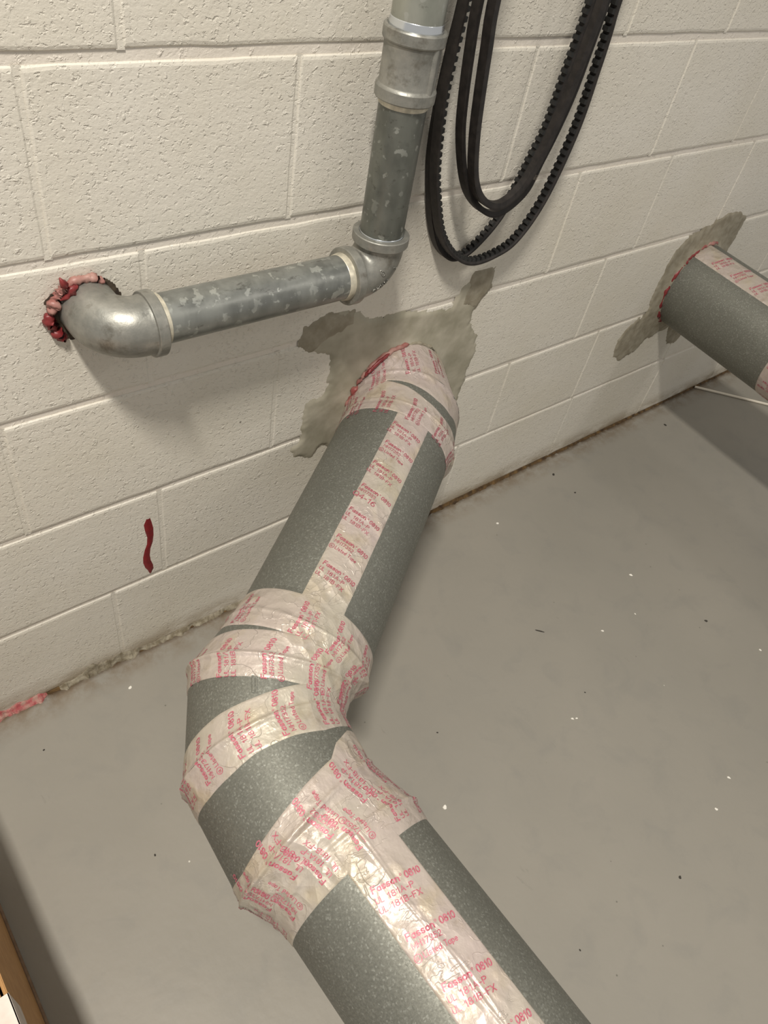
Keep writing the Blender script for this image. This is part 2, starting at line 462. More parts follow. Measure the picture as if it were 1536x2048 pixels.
# text ---------------------------------------------------------------
TXT = {}
def arcp(cx, cy, rx, ry, a0, a1, n=10):
    return [(cx+rx*math.cos(D(a0+(a1-a0)*i/n)), cy+ry*math.sin(D(a0+(a1-a0)*i/n))) for i in range(n+1)]
def glyphs():
    o = lambda cx, cy, rx, ry: arcp(cx, cy, rx, ry, 0, 360, 18)
    G = {
     'F': (.55, [[(0, 0), (0, 1)], [(0, 1), (.52, 1)], [(0, .53), (.42, .53)]]),
     'U': (.62, [[(0, 1), (0, .28)]+arcp(.29, .28, .29, .28, 180, 360)+[(.58, 1)]]),
     'L': (.50, [[(0, 1), (0, 0), (.47, 0)]]),
     'A': (.66, [[(0, 0), (.32, 1), (.64, 0)], [(.12, .34), (.52, .34)]]),
     'P': (.56, [[(0, 0), (0, 1), (.28, 1)]+arcp(.28, .75, .26, .25, 90, -90)+[(0, .5)]]),
     'B': (.58, [[(0, 0), (0, 1), (.28, 1)]+arcp(.28, .77, .22, .23, 90, -90)+[(0, .54)], [(.28, .54)]+arcp(.28, .27, .27, .27, 90, -90)+[(0, 0)]]),
     'X': (.60, [[(0, 0), (.58, 1)], [(0, 1), (.58, 0)]]),
     'M': (.74, [[(0, 0), (0, 1), (.36, .2), (.72, 1), (.72, 0)]]),
     'H': (.62, [[(0, 0), (0, 1)], [(.58, 0), (.58, 1)], [(0, .52), (.58, .52)]]),
     'T': (.58, [[(0, 1), (.56, 1)], [(.28, 1), (.28, 0)]]),
     'Q': (.74, [o(.36, .5, .36, .5), [(.42, .26), (.72, -.02)]]),
     'C': (.64, [arcp(.35, .5, .35, .5, 50, 310, 14)]),
     'I': (.14, [[(.05, 0), (.05, 1)]]),
     'N': (.62, [[(0, 0), (0, 1), (.56, 0), (.56, 1)]]),
     '0': (.56, [o(.27, .5, .27, .5)]),
     '1': (.34, [[(.04, .76), (.24, 1), (.24, 0)]]),
     '2': (.54, [arcp(.26, .73, .25, .27, 170, -30)+[(0, 0), (.52, 0)]]),
     '3': (.54, [arcp(.25, .76, .23, .24, 160, -90)+arcp(.25, .26, .26, .26, 90, -160)]),
     '4': (.58, [[(.42, 0), (.42, 1), (0, .3), (.56, .3)]]),
     '5': (.54, [[(.48, 1), (.08, 1), (.04, .55)]+arcp(.25, .32, .26, .32, 120, -150)]),
     '6': (.56, [[(.44, .98)]+arcp(.42, .36, .40, .60, 110, 185, 6), o(.27, .3, .26, .3)]),
     '7': (.52, [[(0, 1), (.5, 1), (.16, 0)]]),
     '8': (.54, [o(.26, .76, .21, .23), o(.26, .27, .26, .27)]),
     '-': (.36, [[(.05, .42), (.30, .42)]]),
     'a': (.48, [o(.22, .3, .22, .29), [(.44, .62), (.44, 0)]]),
     's': (.44, [arcp(.21, .45, .19, .16, 40, 250, 8)+arcp(.21, .16, .2, .16, 80, -150, 8)]),
     'o': (.50, [o(.24, .3, .24, .3)]),
     'n': (.48, [[(0, 0), (0, .62)], [(0, .38)]+arcp(.22, .38, .22, .23, 180, 0, 8)+[(.44, 0)]]),
     'i': (.14, [[(.05, 0), (.05, .62)], [(.05, .86), (.05, .98)]]),
     't': (.30, [[(.14, .92), (.14, 0), (.28, 0)], [(0, .62), (.28, .62)]]),
     'e': (.50, [[(.02, .32), (.46, .32)]+arcp(.24, .31, .23, .31, 5, 310, 14)]),
     'd': (.50, [o(.22, .3, .22, .3), [(.45, 1), (.45, 0)]]),
     'p': (.50, [o(.25, .3, .22, .3), [(.02, .62), (.02, -.26)]]),
     ' ': (.26, []),
    }
    return G
GL = glyphs()
def text_mesh(s, size, wt=.125):
    """stroke lettering: verts, faces, width"""
    key = (s, size, wt)
    if key in TXT: return TXT[key]
    vs, fs = [], []; x = 0; hw = wt*size/2
    for ch in s:
        w_, strokes = GL[ch]
        for st in strokes:
            p = [Vector((x+a*size, b*size)) for a, b in st]
            n = len(p); L = []
            for q in range(n):
                a = p[max(0, q-1)]; b = p[min(n-1, q+1)]
                t1 = (p[q]-a).normalized() if q else (b-p[q]).normalized()
                t2 = (b-p[q]).normalized() if q < n-1 else t1
                t_ = (t1+t2); t_ = t_.normalized() if t_.length > .1 else t1
                k = min(2.0, 1/max(.4, t_.dot(t1)))
                nn = Vector((-t_.y, t_.x))*hw*k
                e = Vector((0, 0))
                if q == 0: e = -t1*hw
                elif q == n-1: e = t1*hw
                if (p[0]-p[-1]).length < 1e-6: e = Vector((0, 0))
                L.append((p[q]+e+nn, p[q]+e-nn))
            b0 = len(vs)
            for a, b in L: vs.append((a.x, a.y)); vs.append((b.x, b.y))
            for q in range(n-1): fs.append((b0+2*q, b0+2*q+1, b0+2*q+3, b0+2*q+2))
        x += (w_+.20)*size
    TXT[key] = (vs, fs, x-.20*size)
    return TXT[key]

def group_text(kind):
    """lettering of one print repeat, in mm: x along the baseline, y up. returns verts, faces"""
    VS, FS = [], []
    def put(s, size, x, y, width=None, sy=1.0, wt=.15):
        vs, fs, wd = text_mesh(s, size, wt)
        k = (width/wd) if width else 1
        b = len(VS)
        VS.extend([(x+vx*k, y+vy*sy) for vx, vy in vs]); FS.extend([tuple(b+i for i in f) for f in fs])
    def circ(cx, cy, r0, r1):
        b = len(VS); n = 20
        for i in range(n):
            a = 2*math.pi*i/n
            VS.append((cx+r0*math.cos(a), cy+r0*math.sin(a))); VS.append((cx+r1*math.cos(a), cy+r1*math.sin(a)))
        for i in range(n):
            j = (i+1) % n
            FS.append((b+2*i, b+2*i+1, b+2*j+1, b+2*j))
    put('Fasson', 6.6, 0, 0, 32, wt=.2); put('0810', 6.6, 40, 0, 19, wt=.2)
    circ(35.2, 5.4, .7, 1.3)
    if kind == 'A':
        put('UL', 5.8, 0, -11, 8.5); put('181A-P', 5.8, 14, -11, 31)
        put('UL', 5.8, 0, -21, 8.5); put('181B-FX', 5.8, 14, -21, 36)
    elif kind == 'B':
        put('MH17352', 5.6, 2, -9.5, 34)
        circ(3.2, -18.5, 3.6, 4.5); put('UL', 3.2, 1.2, -20.1, 3.9, wt=.18)
        put('Listed Tape', 5.6, 10, -20.5, 40, wt=.16)
    else:
        put('MH17352', 5.6, 0, -9.5, 32); put('Q4-16', 9.2, -3, -23.5, 42, wt=.15)
    return VS, FS

def lettering(R, k, items, h, parent, mat, wamp=1.0, extra=None):
    """items: (kind, mode, off0, phi0, tilt, scale): mode 'strip' baseline runs to -phi, 'band' baseline runs to -offset"""
    for kind, mode, off0, phi0, tilt, s in items:
        vs, fs = group_text(kind); VS = []
        ct, st = math.cos(D(tilt)), math.sin(D(tilt))
        for x, y in vs:
            x *= s; y *= s
            X_, Y_ = x*ct-y*st, x*st+y*ct
            if mode == 'strip': off = off0 - Y_; ph = D(phi0) - X_/103.0
            else: off = off0 - X_; ph = D(phi0) + Y_/106.0
            p, _ = surf(R, k, off, ph, 0)
            q, _ = surf(R, k, off, ph, h+.45+max(-h*.5, wrinkle(p, wamp))+(extra(off, ph) if extra else 0))
            VS.append(q*MM)
        obj('printed_lettering', mesh('printed_lettering', VS, fs), mat, parent)

c_ = lambda v: (lambda ph: v)
def lin(pts):
    pts = sorted(pts)
    def f(ph):
        if ph <= pts[0][0]: return pts[0][1]
        for (a, x), (b, y) in zip(pts, pts[1:]):
            if ph <= b: return x+(y-x)*(ph-a)/(b-a)
        return pts[-1][1]
    return f
jit = lambda a, s: (lambda ph: a + 1.2*noise.noise(V(ph*.05, s, 0)))

# strip on the middle run (over it the collars' bands are laid)
s1_len = [(-560, 1, -34), (-172, 7, -30), (-100, 8, -29)]
def strip(R, k, o0, o1, l0, l1, r0, r1, h, parent, n=90, m_=14, wamp=1.0, crease=None):
    rows = []
    for i in range(n+1):
        u = i/n; off = o0+(o1-o0)*u
        a = l0+(l1-l0)*u; b = r0+(r1-r0)*u
        row = []
        for j in range(m_+1):
            v = j/m_; ph = D(a+(b-a)*v)
            p, _ = surf(R, k, off, ph, 0)
            edge = min(1, min(j, m_-j)/1.2)
            hh = h+max(-h*.5, wrinkle(p, wamp))
            if crease: hh += crease(u, v)
            p, _ = surf(R, k, off, ph, hh*edge-.3*(1-edge))
            row.append(p*MM)
        rows.append(row)
    vs, fs = grid(rows)
    return obj('foil_tape', mesh('foil_tape', vs, fs), TAPE, parent, smooth=True)
CR1 = lambda u, v: .8*math.exp(-((v-.50-.04*math.sin(u*9))/.035)**2)
t = strip(RB, 5, -60, 440, .5, 8, -34, -29.5, .55, duct, wamp=.45, m_=20,
          crease=CR1)
t['label'] = 'straight foil tape strip along the middle duct run, marked Q4-16'
# ring 5 sits at s=-540 ; F marks measured at s
its = []
for i, (s_, f_) in enumerate([(-518, 0), (-473, -1), (-424, 1), (-373, 1.2), (-323, 2), (-270, 1.5), (-220, 2)]):
    kind = ['A', 'B', 'A', 'Q', 'A', 'B', 'A'][i]
    its.append((kind, 'strip', s_+540, f_, -13, .90))
lettering(RB, 5, its, .55, t, INKD, .45, lambda o, ph: CR1((o+60)/500, (math.degrees(ph)-(.5+7.5*(o+60)/500))/(-34.5-3*(o+60)/500)))

# bands
def band_items(phis, off0, kinds='AB', s=.95, tilt=0):
    return [(kinds[i % len(kinds)], 'band', off0, p, tilt, s) for i, p in enumerate(phis)]
seq = lambda a, b, st: [a-i*st for i in range(int((a-b)/st)+1)]
# near-wall bands: over the first gore, and over the collar joint
t = tape(RB, 1, lin([(-180, -6), (0, -6), (180, -6)]), lin([(-180, 130), (-72, 146), (-52, 148), (-31, 131), (-10, 102), (7, 78), (22, 60), (35, 66), (60, 76), (120, 70), (180, 60)]), -180, 180, .6, duct, wamp=1.4)
lettering(RB, 1, band_items(seq(100, -110, 33), 62, 'BA'), .6, t, INKD, 1.4)
t = tape(RB, 3, lin([(-75, -25), (-63, -27), (-42, -25), (-20, -30), (1, -41), (22, -46), (90, -44), (180, -30)]), lin([(-77, 32), (-31, 32), (6, 28), (27, 27), (45, 24), (77, 24)]), -180, 180, .85, duct, wamp=1.0)
lettering(RB, 3, band_items(seq(82, -100, 31), 36, 'AB', .92), .85, t, INKD, 1.0)
# lower elbow, ring 7 bead
t = tape(RB, 7, lin([(-65, -39), (-30, -44), (0, -43), (45, -43), (180, -42)]), lin([(-60, 22), (-23, 20), (0, 25), (40, 28), (72, 23), (180, 24)]), -180, 180, .7, duct, wamp=1.0)
t['label'] = 'foil tape wrapped round the upper collar of the lower elbow'
lettering(RB, 7, band_items([78, 48, -2 , -32, -62, -92], 22, 'AB', .92), .7, t, INK, 1.0)
# ring 8
t = tape(RB, 8, lin([(-70, -32), (0, -38), (12, -39), (38, -42), (180, -42)]), lin([(-80, 26), (-19, 29), (18, 31), (78, 31), (180, 31)]), -180, 180, .95, duct, wamp=1.2)
lettering(RB, 8, band_items([98, 66, 35, 4, -27, -58], 31, 'BBAB', .95), .95, t, INK, 1.2)
# ring 9
t = tape(RB, 9, lin([(-70, -22), (-19, -29), (12, -33), (36, -38), (60, -38), (180, -36)]), lin([(-71, 25), (-27, 36), (-5, 32), (20, 32), (41, 38), (61, 41), (180, 38)]), -180, 180, .8, duct, wamp=1.5)
lettering(RB, 9, band_items([112, 84, 54, 26, -3, -33, -60], 28, 'BABA', .98), .8, t, INK, 1.5)
# rings 10 / 11
t = tape(RB, 10, lin([(-95, -20), (-70, -43), (-50, -47), (-29, -41), (-19, -30), (5, -29), (41, -23), (69, -18), (110, -22), (180, -24)]), lin([(-180, 32), (180, 36)]), -180, 180, .75, duct, wamp=1.8)
lettering(RB, 10, band_items([108, 76, 44, 13, -18, -48, -76], 32, 'ABAB', .98), .75, t, INK, 1.8)
t = tape(RB, 11, lin([(-180, -34), (0, -38), (180, -36)]), lin([(-180, 24), (-68, 26), (-18, 32), (22, 29), (60, 29), (180, 27)]), -180, 180, 1.0, duct, wamp=1.4)
lettering(RB, 11, band_items([96, 66, 34, 6, -26, -56, -84], 18, 'AB', .9), 1.0, t, INK, 1.4)
# strip on the front run, ring 12 at s=216
CR2 = lambda u, v: 1.5*math.exp(-((v-(.42+.10*min(u*3, 1)+.02*math.sin(u*50)))/.022)**2) + 1.0*math.exp(-((v-(.47+.11*min(u*3, 1)+.03*math.sin(u*37+1)))/.02)**2)
t = strip(RB, 12, -30, 900, 22, 21.5, -18.5, -17, 1.1, duct, n=200, m_=60, wamp=.6, crease=CR2)
t['label'] = 'straight foil tape strip along the front duct run, creased down its middle'
its = [('AB'[i % 2], 'strip', 26+i*55.5, 17, -15, .98) for i in range(13)]
lettering(RB, 12, its, 1.1, t, INK, .6, lambda o, ph: CR2((o+30)/930, (22-math.degrees(ph))/40.0))

# ------------------------------------------------------------------ second duct at the right
dR = V(-.0487, -.9982, -.0357).normalized(); WR = V(1784.4, 0, 462.9); rR = 106.5
R2 = []
for s_, r_, bd in ((-22, rR, 0), (0, rR, 0), (1300, rR, 0)):
    c = WR+dR*s_; e1 = (V(0, 0, 1)-dR*dR.z).normalized(); R2.append((c, e1, dR.cross(e1), r_, bd))
duct2 = empty('round_duct', (0, 0, 0), category='duct')
duct2['label'] = 'straight round galvanised duct leaving the wall at the right edge of the photo'
gore(R2, 0, 'wall_sleeve', duct2, DUCT, m_=3)
gore(R2, 1, 'duct_pipe', duct2, DUCT, m_=30)
t = strip(R2, 1, 2, 1290, 34, 33, -3, -6, .8, duct2, n=120, wamp=.7)
t['label'] = 'straight foil tape strip along the top of the right duct'
lettering(R2, 1, [('AB'[i % 2], 'strip', 60+i*56, 28, -14, .9) for i in range(10)], .8, t, INK, .7)
t = tape(R2, 1, c_(318), c_(384), -180, 180, 1.0, duct2, wamp=1.2)
t['label'] = 'foil tape band wrapped round the right duct'
lettering(R2, 1, band_items(seq(150, -120, 31), 380, 'AB', .95), 1.0, t, INK, 1.2)

# ------------------------------------------------------------------ cement patches on the wall
def inside(x, z, poly):
    c = False; n = len(poly)
    for i in range(n):
        x1, z1 = poly[i]; x2, z2 = poly[(i+1) % n]
        if (z1 > z) != (z2 > z) and x < (x2-x1)*(z-z1)/(z2-z1)+x1: c = not c
    return c
def edist(x, z, poly):
    d = 1e9; n = len(poly)
    for i in range(n):
        x1, z1 = poly[i]; x2, z2 = poly[(i+1) % n]
        L = (x2-x1)**2+(z2-z1)**2 or 1
        t_ = max(0, min(1, ((x-x1)*(x2-x1)+(z-z1)*(z2-z1))/L))
        d = min(d, math.hypot(x-x1-t_*(x2-x1), z-z1-t_*(z2-z1)))
    return d
def patch(name, poly, hole, mat, step=4.0, th=2.6, fillet=9.0, rag=7.0, base=.9, **kw):
    xs = [p[0] for p in poly]; zs = [p[1] for p in poly]
    x0, x1, z0, z1 = min(xs)-8, max(xs)+8, min(zs)-8, max(zs)+8
    nx = int((x1-x0)/step)+1; nz = int((z1-z0)/step)+1
    vals = {}
    for i in range(nx+1):
        for j in range(nz+1):
            x, z = x0+i*step, z0+j*step
            d = edist(x, z, poly) * (1 if inside(x, z, poly) else -1)
            d += rag*noise.noise(V(x*.035, z*.035, 3)) + rag*.6*noise.noise(V(x*.12, z*.12, 9))
            vals[i, j] = d
    vid = {}; vs = []; fs = []
    def gv(i, j):
        if (i, j) in vid: return vid[i, j]
        x, z, d = x0+i*step, z0+j*step, vals[i, j]
        f = max(0, min(1, d/7)); f = f*f*(3-2*f)
        h = base*f + th*f*(.5+.5*noise.noise(V(x*.02, z*.02, 1)))+ .5*f*noise.noise(V(x*.15, z*.15, 5))
        if hole:
            r = math.hypot(x-hole[0], z-hole[1])-hole[2]
            h += fillet*f*math.exp(-max(0, r)/14)
        vid[i, j] = len(vs); vs.append(V(x, (-h if d > 0 else 1.0), z)*MM)
        return vid[i, j]
    for i in range(nx):
        for j in range(nz):
            if max(vals[i, j], vals[i+1, j], vals[i, j+1], vals[i+1, j+1]) <= 0: continue
            if hole and math.hypot(x0+(i+.5)*step-hole[0], z0+(j+.5)*step-hole[1]) < hole[2]-12: continue
            fs.append((gv(i, j), gv(i+1, j), gv(i+1, j+1), gv(i, j+1)))
    return obj(name, mesh(name, vs, fs), mat, wall, smooth=True, **kw)
P1 = [(591, 609), (598, 633), (625, 646), (672, 650), (727, 625), (756, 613), (765, 622), (829, 609), (865, 604), (922, 597), (934, 635), (973, 648), (998, 634), (1002, 604), (981, 573), (977, 547), (1015, 514), (1021, 478), (1014, 438), (1012, 401), (1008, 357), (980, 320), (900, 312), (734, 320), (659, 374), (644, 352), (604, 368), (592, 389), (612, 405), (613, 439), (615, 487), (649, 492), (657, 510), (657, 552), (648, 576), (617, 588)]
patch('cement_patch', P1, (815, 440, 104), CEMENT, label='grey cement patch smeared round the middle duct')
P2 = [(1866, 642), (1801, 639), (1750, 622), (1664, 599), (1638, 569), (1635, 503), (1632, 450), (1643, 405), (1591, 389), (1563, 353), (1578, 296), (1626, 272), (1678, 291), (1706, 314), (1755, 324), (1798, 329), (1836, 262), (1890, 256), (1911, 291), (1953, 400), (1913, 530), (1917, 559), (1929, 594), (1913, 622)]
patch('cement_patch', P2, (1784, 463, 108), CEMD, label='grey cement patch smeared round the right duct')
patch('cement_patch', [(925, 590), (940, 600), (955, 660), (1010, 660), (1012, 620), (985, 575), (960, 590)], None, CEMD, th=2.2, base=1.6, rag=4, label='rough brown cement drag above the middle duct')
patch('cement_patch', [(588, 606), (596, 640), (640, 652), (690, 645), (700, 622), (650, 605), (615, 588)], None, CEMD, th=2.0, base=2.0, rag=5, label='rough brown cement edge left of the middle duct')

# ------------------------------------------------------------------ caulk beads
def bead_tube(name, path, rad, mat, parent, amp=.35, seed=0, seg=12, **kw):
    """lumpy tube along points (mm)"""
    rows = []
    n = len(path)
    for i, p in enumerate(path):
        a = path[max(0, i-1)]; b = path[min(n-1, i+1)]; tg = (b-a).normalized()
        u = tg.orthogonal().normalized(); v = tg.cross(u)
        env = min(1, i/2, (n-1-i)/2); env = .15+.85*env
        row = []
        for j in range(seg):
            th = 2*math.pi*j/seg
            rr = rad*env*(1+amp*.8*noise.noise(V(i*.42+seed, 1.3*math.cos(th), 1.3*math.sin(th)+seed))+amp*.9*noise.noise(V(i*.21+seed, 3, seed)))
            row.append((p+rr*(math.cos(th)*u+math.sin(th)*v))*MM)
        rows.append(row)
    vs, fs = grid(rows, True)
    fs.append(tuple(range(seg))[::-1]); fs.append(tuple(len(vs)-seg+j for j in range(seg)))
    return obj(name, mesh(name, vs, fs), mat, parent, smooth=True, **kw)
def arc(c, r, a0, a1, n, y, wob=2.5, seed=0):
    return [V(c[0]+(r+wob*noise.noise(V(i*.4, seed, 0)))*math.cos(D(a0+(a1-a0)*i/n)), y+1.5*noise.noise(V(i*.5, seed, 4)),
              c[1]+(r+wob*noise.noise(V(i*.4, seed, 0)))*math.sin(D(a0+(a1-a0)*i/n))) for i in range(n+1)]
bead_tube('caulk_bead', arc((811, 442), 110.5, 84, 150, 30, -9), 4.2, CAULKP, wall, label='red sealant bead along the upper left of the middle duct')
bead_tube('caulk_bead', arc((811, 442), 111.5, 108, 140, 16, -13, 1, 4), 3.4, CAULK, wall, seed=8, label='dark red sealant smear on top of the middle duct bead')
bead_tube('caulk_bead', arc((811, 442), 109, 150, 218, 40, -10, 4, 2), 4.6, CAULKP, wall, .8, 5, label='crumbling pink sealant down the left side of the middle duct')
bead_tube('caulk_bead', arc((811, 442), 110, 84, -30, 50, -8, 3, 6), 3.2, CEMD, wall, .7, 9, label='grey cement lip round the right of the middle duct')
bead_tube('caulk_bead', arc((1784, 463), 109, 108, 240, 60, -7, 3, 3), 4.4, CAULK, wall, .7, 3, label='red sealant bead round the left of the right duct')
bead_tube('caulk_bead', arc((1784, 463), 110, 70, 112, 20, -8, 3, 7), 4.2, CAULKP, wall, .8, 6, label='pink sealant crumbs on top of the right duct')

# left elbow hole: flat dark patch on the wall paints the gap's shade
HC = (268, 752)
hole_poly = [(HC[0]+ (46+3*math.sin(3*a)+2*math.sin(7*a+1))*math.cos(a)+1, HC[1]+(44+3*math.sin(2*a+1)+2*math.sin(5*a))*math.sin(a)) for a in [2*math.pi*i/40 for i in range(40)]]
patch('hole_shade_patch', hole_poly, None, HOLE, step=3, th=.5, base=.6, rag=2, label='dark patch painting the shaded gap and broken edge of the hole behind the left elbow')
bead_tube('caulk_bead', arc(HC, 41, 50, 118, 22, -6, 4, 1), 4.6, CAULKP, wall, .6, 2, label='pale pink sealant above the left elbow')
bead_tube('caulk_bead', arc(HC, 40, 112, 176, 24, -7, 4, 5), 5.6, CAULKP, wall, .9, 7, label='pink and red sealant lumps left of the left elbow')
bead_tube('caulk_bead', arc(HC, 43, 172, 232, 24, -4, 3, 8), 6.0, CAULK, wall, .6, 4, label='dark red sealant below left of the left elbow')
bead_tube('caulk_bead', [V(250, -6, 785), V(247, -12, 791), V(244, -17, 797), V(241, -19, 803), V(240, -18, 807)], 4.6, CAULK, wall, .5, 11, label='little red sealant knob sticking up at the left elbow')
bead_tube('caulk_bead', [V(262, -10, 788), V(257, -14, 790), V(252, -16, 786), V(247, -14, 780), V(238, -13, 776)], 4.8, CAULK, wall, .5, 13, label='curl of red sealant over the left elbow')
# red daub on the lower wall
daub = [V(323, -.2, 352), V(321.5, -.4, 340), V(323, -.5, 325), V(324, -.5, 308), V(322, -.4, 292), V(317, -.4, 278), V(314, -.4, 262), V(314, -.4, 248), V(317, -.4, 234), V(319.5, -.3, 224), V(318, -.2, 216)]
rows = []
for i, p in enumerate(daub):
    hw = [3.5, 7, 7.2, 5.6, 5.2, 5.4, 6.2, 7, 7.4, 5.5, 2][i]
    rows.append([(p+V(-hw, .6, 0))*MM, (p+V(-hw*.5, -1.0, 0))*MM, (p+V(hw*.4, -.8, 0))*MM, (p+V(hw, .6, 0))*MM])
vs, fs = grid(rows)
obj('red_daub', mesh('red_daub', vs, fs), REDP, wall, smooth=True, label='dark red vertical paint daub on the lower left wall')

# ------------------------------------------------------------------ grime and mortar crumbs in the wall to floor corner
def corner_strip(name, x0, x1, hf, df, mat, seed, step=3.0, **kw):
    rows = []
    n = int((x1-x0)/step)
    for i in range(n+1):
        x = x0+i*step
        e = min(1, i/6, (n-i)/6)
        nz_ = .5+.5*noise.fractal(V(x*.03, seed, 0), 1.0, 2.0, 4)
        h = max(.4, hf(x)*nz_*e); d_ = max(.4, df(x)*(.5+.5*noise.fractal(V(x*.04, seed+5, 0), 1.0, 2.0, 4))*e)
        k = 1+.55*noise.noise(V(x*.23, seed, 2))
        rows.append([V(x, 2.5, h)*MM, V(x, -d_*.18*k, h*.72)*MM, V(x, -d_*.45, h*.40*k)*MM, V(x, -d_*.8*k, h*.18)*MM, V(x, -d_, -.5)*MM])
    vs, fs = grid(rows)
    return obj(name, mesh(name, vs, fs), mat, kind='stuff', label=kw['label'], category=kw['category'])
corner_strip('corner_grime', -880, 3590, lambda x: 8+8*math.exp(-((x-1100)/250)**2), lambda x: 8+7*math.exp(-((x-1100)/250)**2), GRIME, 1, label='brown grime along the corner of wall and floor', category='grime')
corner_strip('mortar_crumbs', 120, 620, lambda x: 30*math.exp(-((x-215)/50)**2)+18, lambda x: 15, CRUMB, 4, label='grey mortar crumbs in the floor corner left of the duct elbow', category='mortar crumbs')
corner_strip('pink_crumbs', -60, 112, lambda x: 30, lambda x: 20, PINKC, 7, label='pink crumbled sealant in the floor corner at the left edge', category='sealant crumbs')

# ------------------------------------------------------------------ galvanised pipe run
run = empty('pipe_run', (0, 0, 0), category='pipe')
run['label'] = 'galvanised steel pipe run with screwed elbows and coupling on the block wall'
PY = -62.0; PX = 664.0; PZ = 757.0
def lathe(name, origin, axis, prof, mat, parent, seg=72, **kw):
    """prof: list of (dist along axis, radius)"""
    axis = axis.normalized(); e1 = axis.orthogonal().normalized(); e2 = axis.cross(e1)
    rows = [[(origin+axis*s+r*(math.cos(2*math.pi*j/seg)*e1+math.sin(2*math.pi*j/seg)*e2))*MM for j in range(seg)] for s, r in prof]
    vs, fs = grid(rows, True)
    me = mesh(name, vs, fs)
    return obj(name, me, mat, parent, smooth=True, **kw)
def autosmooth(o, ang=24):
    bm = bmesh.new(); bm.from_mesh(o.data)
    for e in bm.edges:
        if len(e.link_faces) == 2 and e.calc_face_angle(0) > D(ang): e.smooth = False
    bm.to_mesh(o.data); bm.free()
Z = V(0, 0, 1); Xa = V(1, 0, 0)
lathe('steel_pipe', V(PX, PY, 800), Z, [(0, 30.2), (90, 30.2), (195, 30.2)], PIPE_D, run, label='dark mottled vertical pipe below the coupling')
lathe('steel_pipe', V(PX, PY, 1045), Z, [(0, 31), (200, 31), (900, 31)], PIPE_T, run, label='upper vertical pipe above the coupling')
lathe('steel_pipe', V(320, PY, PZ-1), Xa, [(0, 30.2), (150, 30.2), (292, 30.2)], PIPE_L, run, label='horizontal pipe with pale zinc flakes')
# threads
def thread(o0, axis, s0, s1, r0, r1, mat):
    n = int((s1-s0)/.9); prof = []
    for i in range(n+1):
        s_ = s0+(s1-s0)*i/n; r = r0+(r1-r0)*i/n
        prof.append((s_, r+(.45 if i % 2 else -.25)))
    o = lathe('pipe_thread', o0, axis, prof, mat, run); return o
thread(V(PX, PY, 0), Z, 806, 814, 31.4, 30.6, THREADB)
thread(V(PX, PY, 0), Z, 975, 986, 30.6, 32.2, THREAD)
thread(V(PX, PY, 0), Z, 1055, 1066, 32.4, 31.2, THREADB)
thread(V(0, PY, PZ-1), Xa, 598, 609, 30.6, 32.4, THREAD)
thread(V(0, PY, PZ-1), Xa, 331, 337, 31.6, 30.7, THREAD)
# coupling
o = lathe('coupling', V(PX, PY, 982), Z, [(2, 31), (0, 33), (0, 36.2), (1.5, 37.4), (13, 37.6), (15, 36.6), (16.5, 34.8), (18, 34.3), (58, 34.3), (60, 34.8), (61.5, 36.8), (63, 37.6), (74, 37.6), (75.5, 36.6), (76, 34), (74, 31.2)], CAST, run, label='cast pipe coupling with rolled rims')
autosmooth(o)
def coup_rib(ang):
    a = D(ang); rad = V(math.cos(a), math.sin(a), 0); tg = V(-math.sin(a), math.cos(a), 0)
    rows = []
    for z in (994, 997, 1020, 1042, 1046):
        rows.append([(V(PX, PY, z)+rad*r+tg*t_)*MM for r, t_ in ((33, -5), (36.4, -3.2), (37.2, 0), (36.4, 3.2), (33, 5))])
    vs, fs = grid(rows)
    obj('coupling_rib', mesh('coupling_rib', vs, fs), CAST, run, smooth=True)
coup_rib(-78); coup_rib(102)

def elbow(name, c, ax_a, ax_b, R_, r, mat, parent, collar_a=True, collar_b=True, la=57, lb=57, **kw):
    """90 degree fitting: from c+ax_a*la round to c+ax_b*lb; R_ is the centreline radius"""
    rows = []
    nrm_ = ax_a.cross(ax_b).normalized()
    def ring(cen, tg, rad):
        u = nrm_; v = tg.cross(u).normalized()
        return [(cen+rad*(math.cos(2*math.pi*j/64)*u+math.sin(2*math.pi*j/64)*v))*MM for j in range(64)]
    def straight(ax, l, collar, rev):
        tg = -ax if not rev else ax
        prof = []
        if collar:
            prof = [(l-3, 30.8), (l-.2, 31.6), (l, 33.5), (l-.2, 38.4), (l-1.2, 39.6), (l-12.5, 39.6), (l-13.6, 38.8), (l-14.2, 36.2), (l-16, r+.3)]
        else: prof = [(l, r), (l-10, r)]
        rs = [ring(c+ax*s_, tg, q) for s_, q in prof]
        return rs if not rev else rs[::-1]
    rows += straight(ax_a, la, collar_a, False)
    cen = c+ax_a*R_+ax_b*R_
    for i in range(17):
        th = math.pi/2*i/16
        p = cen - ax_b*R_*math.cos(th) - ax_a*R_*math.sin(th)
        tg = (-ax_a*math.cos(th)+ax_b*math.sin(th)).normalized()
        rows.append(ring(p, tg, r))
    rows += straight(ax_b, lb, collar_b, True)
    vs, fs = grid(rows, True)
    o = obj(name, mesh(name, vs, fs), mat, parent, smooth=True, **kw)
    autosmooth(o); return o
e1_ = elbow('pipe_elbow', V(PX, PY, PZ-1), -Xa, Z, 38, 34.5, CAST, run, label='cast elbow joining horizontal and vertical pipe')
e2_ = elbow('pipe_elbow', V(272, PY, PZ-4), Xa, V(0, 1, 0), 40, 35.5, CAST, run, True, False, 58, 75, label='cast elbow turning into the wall at the left')
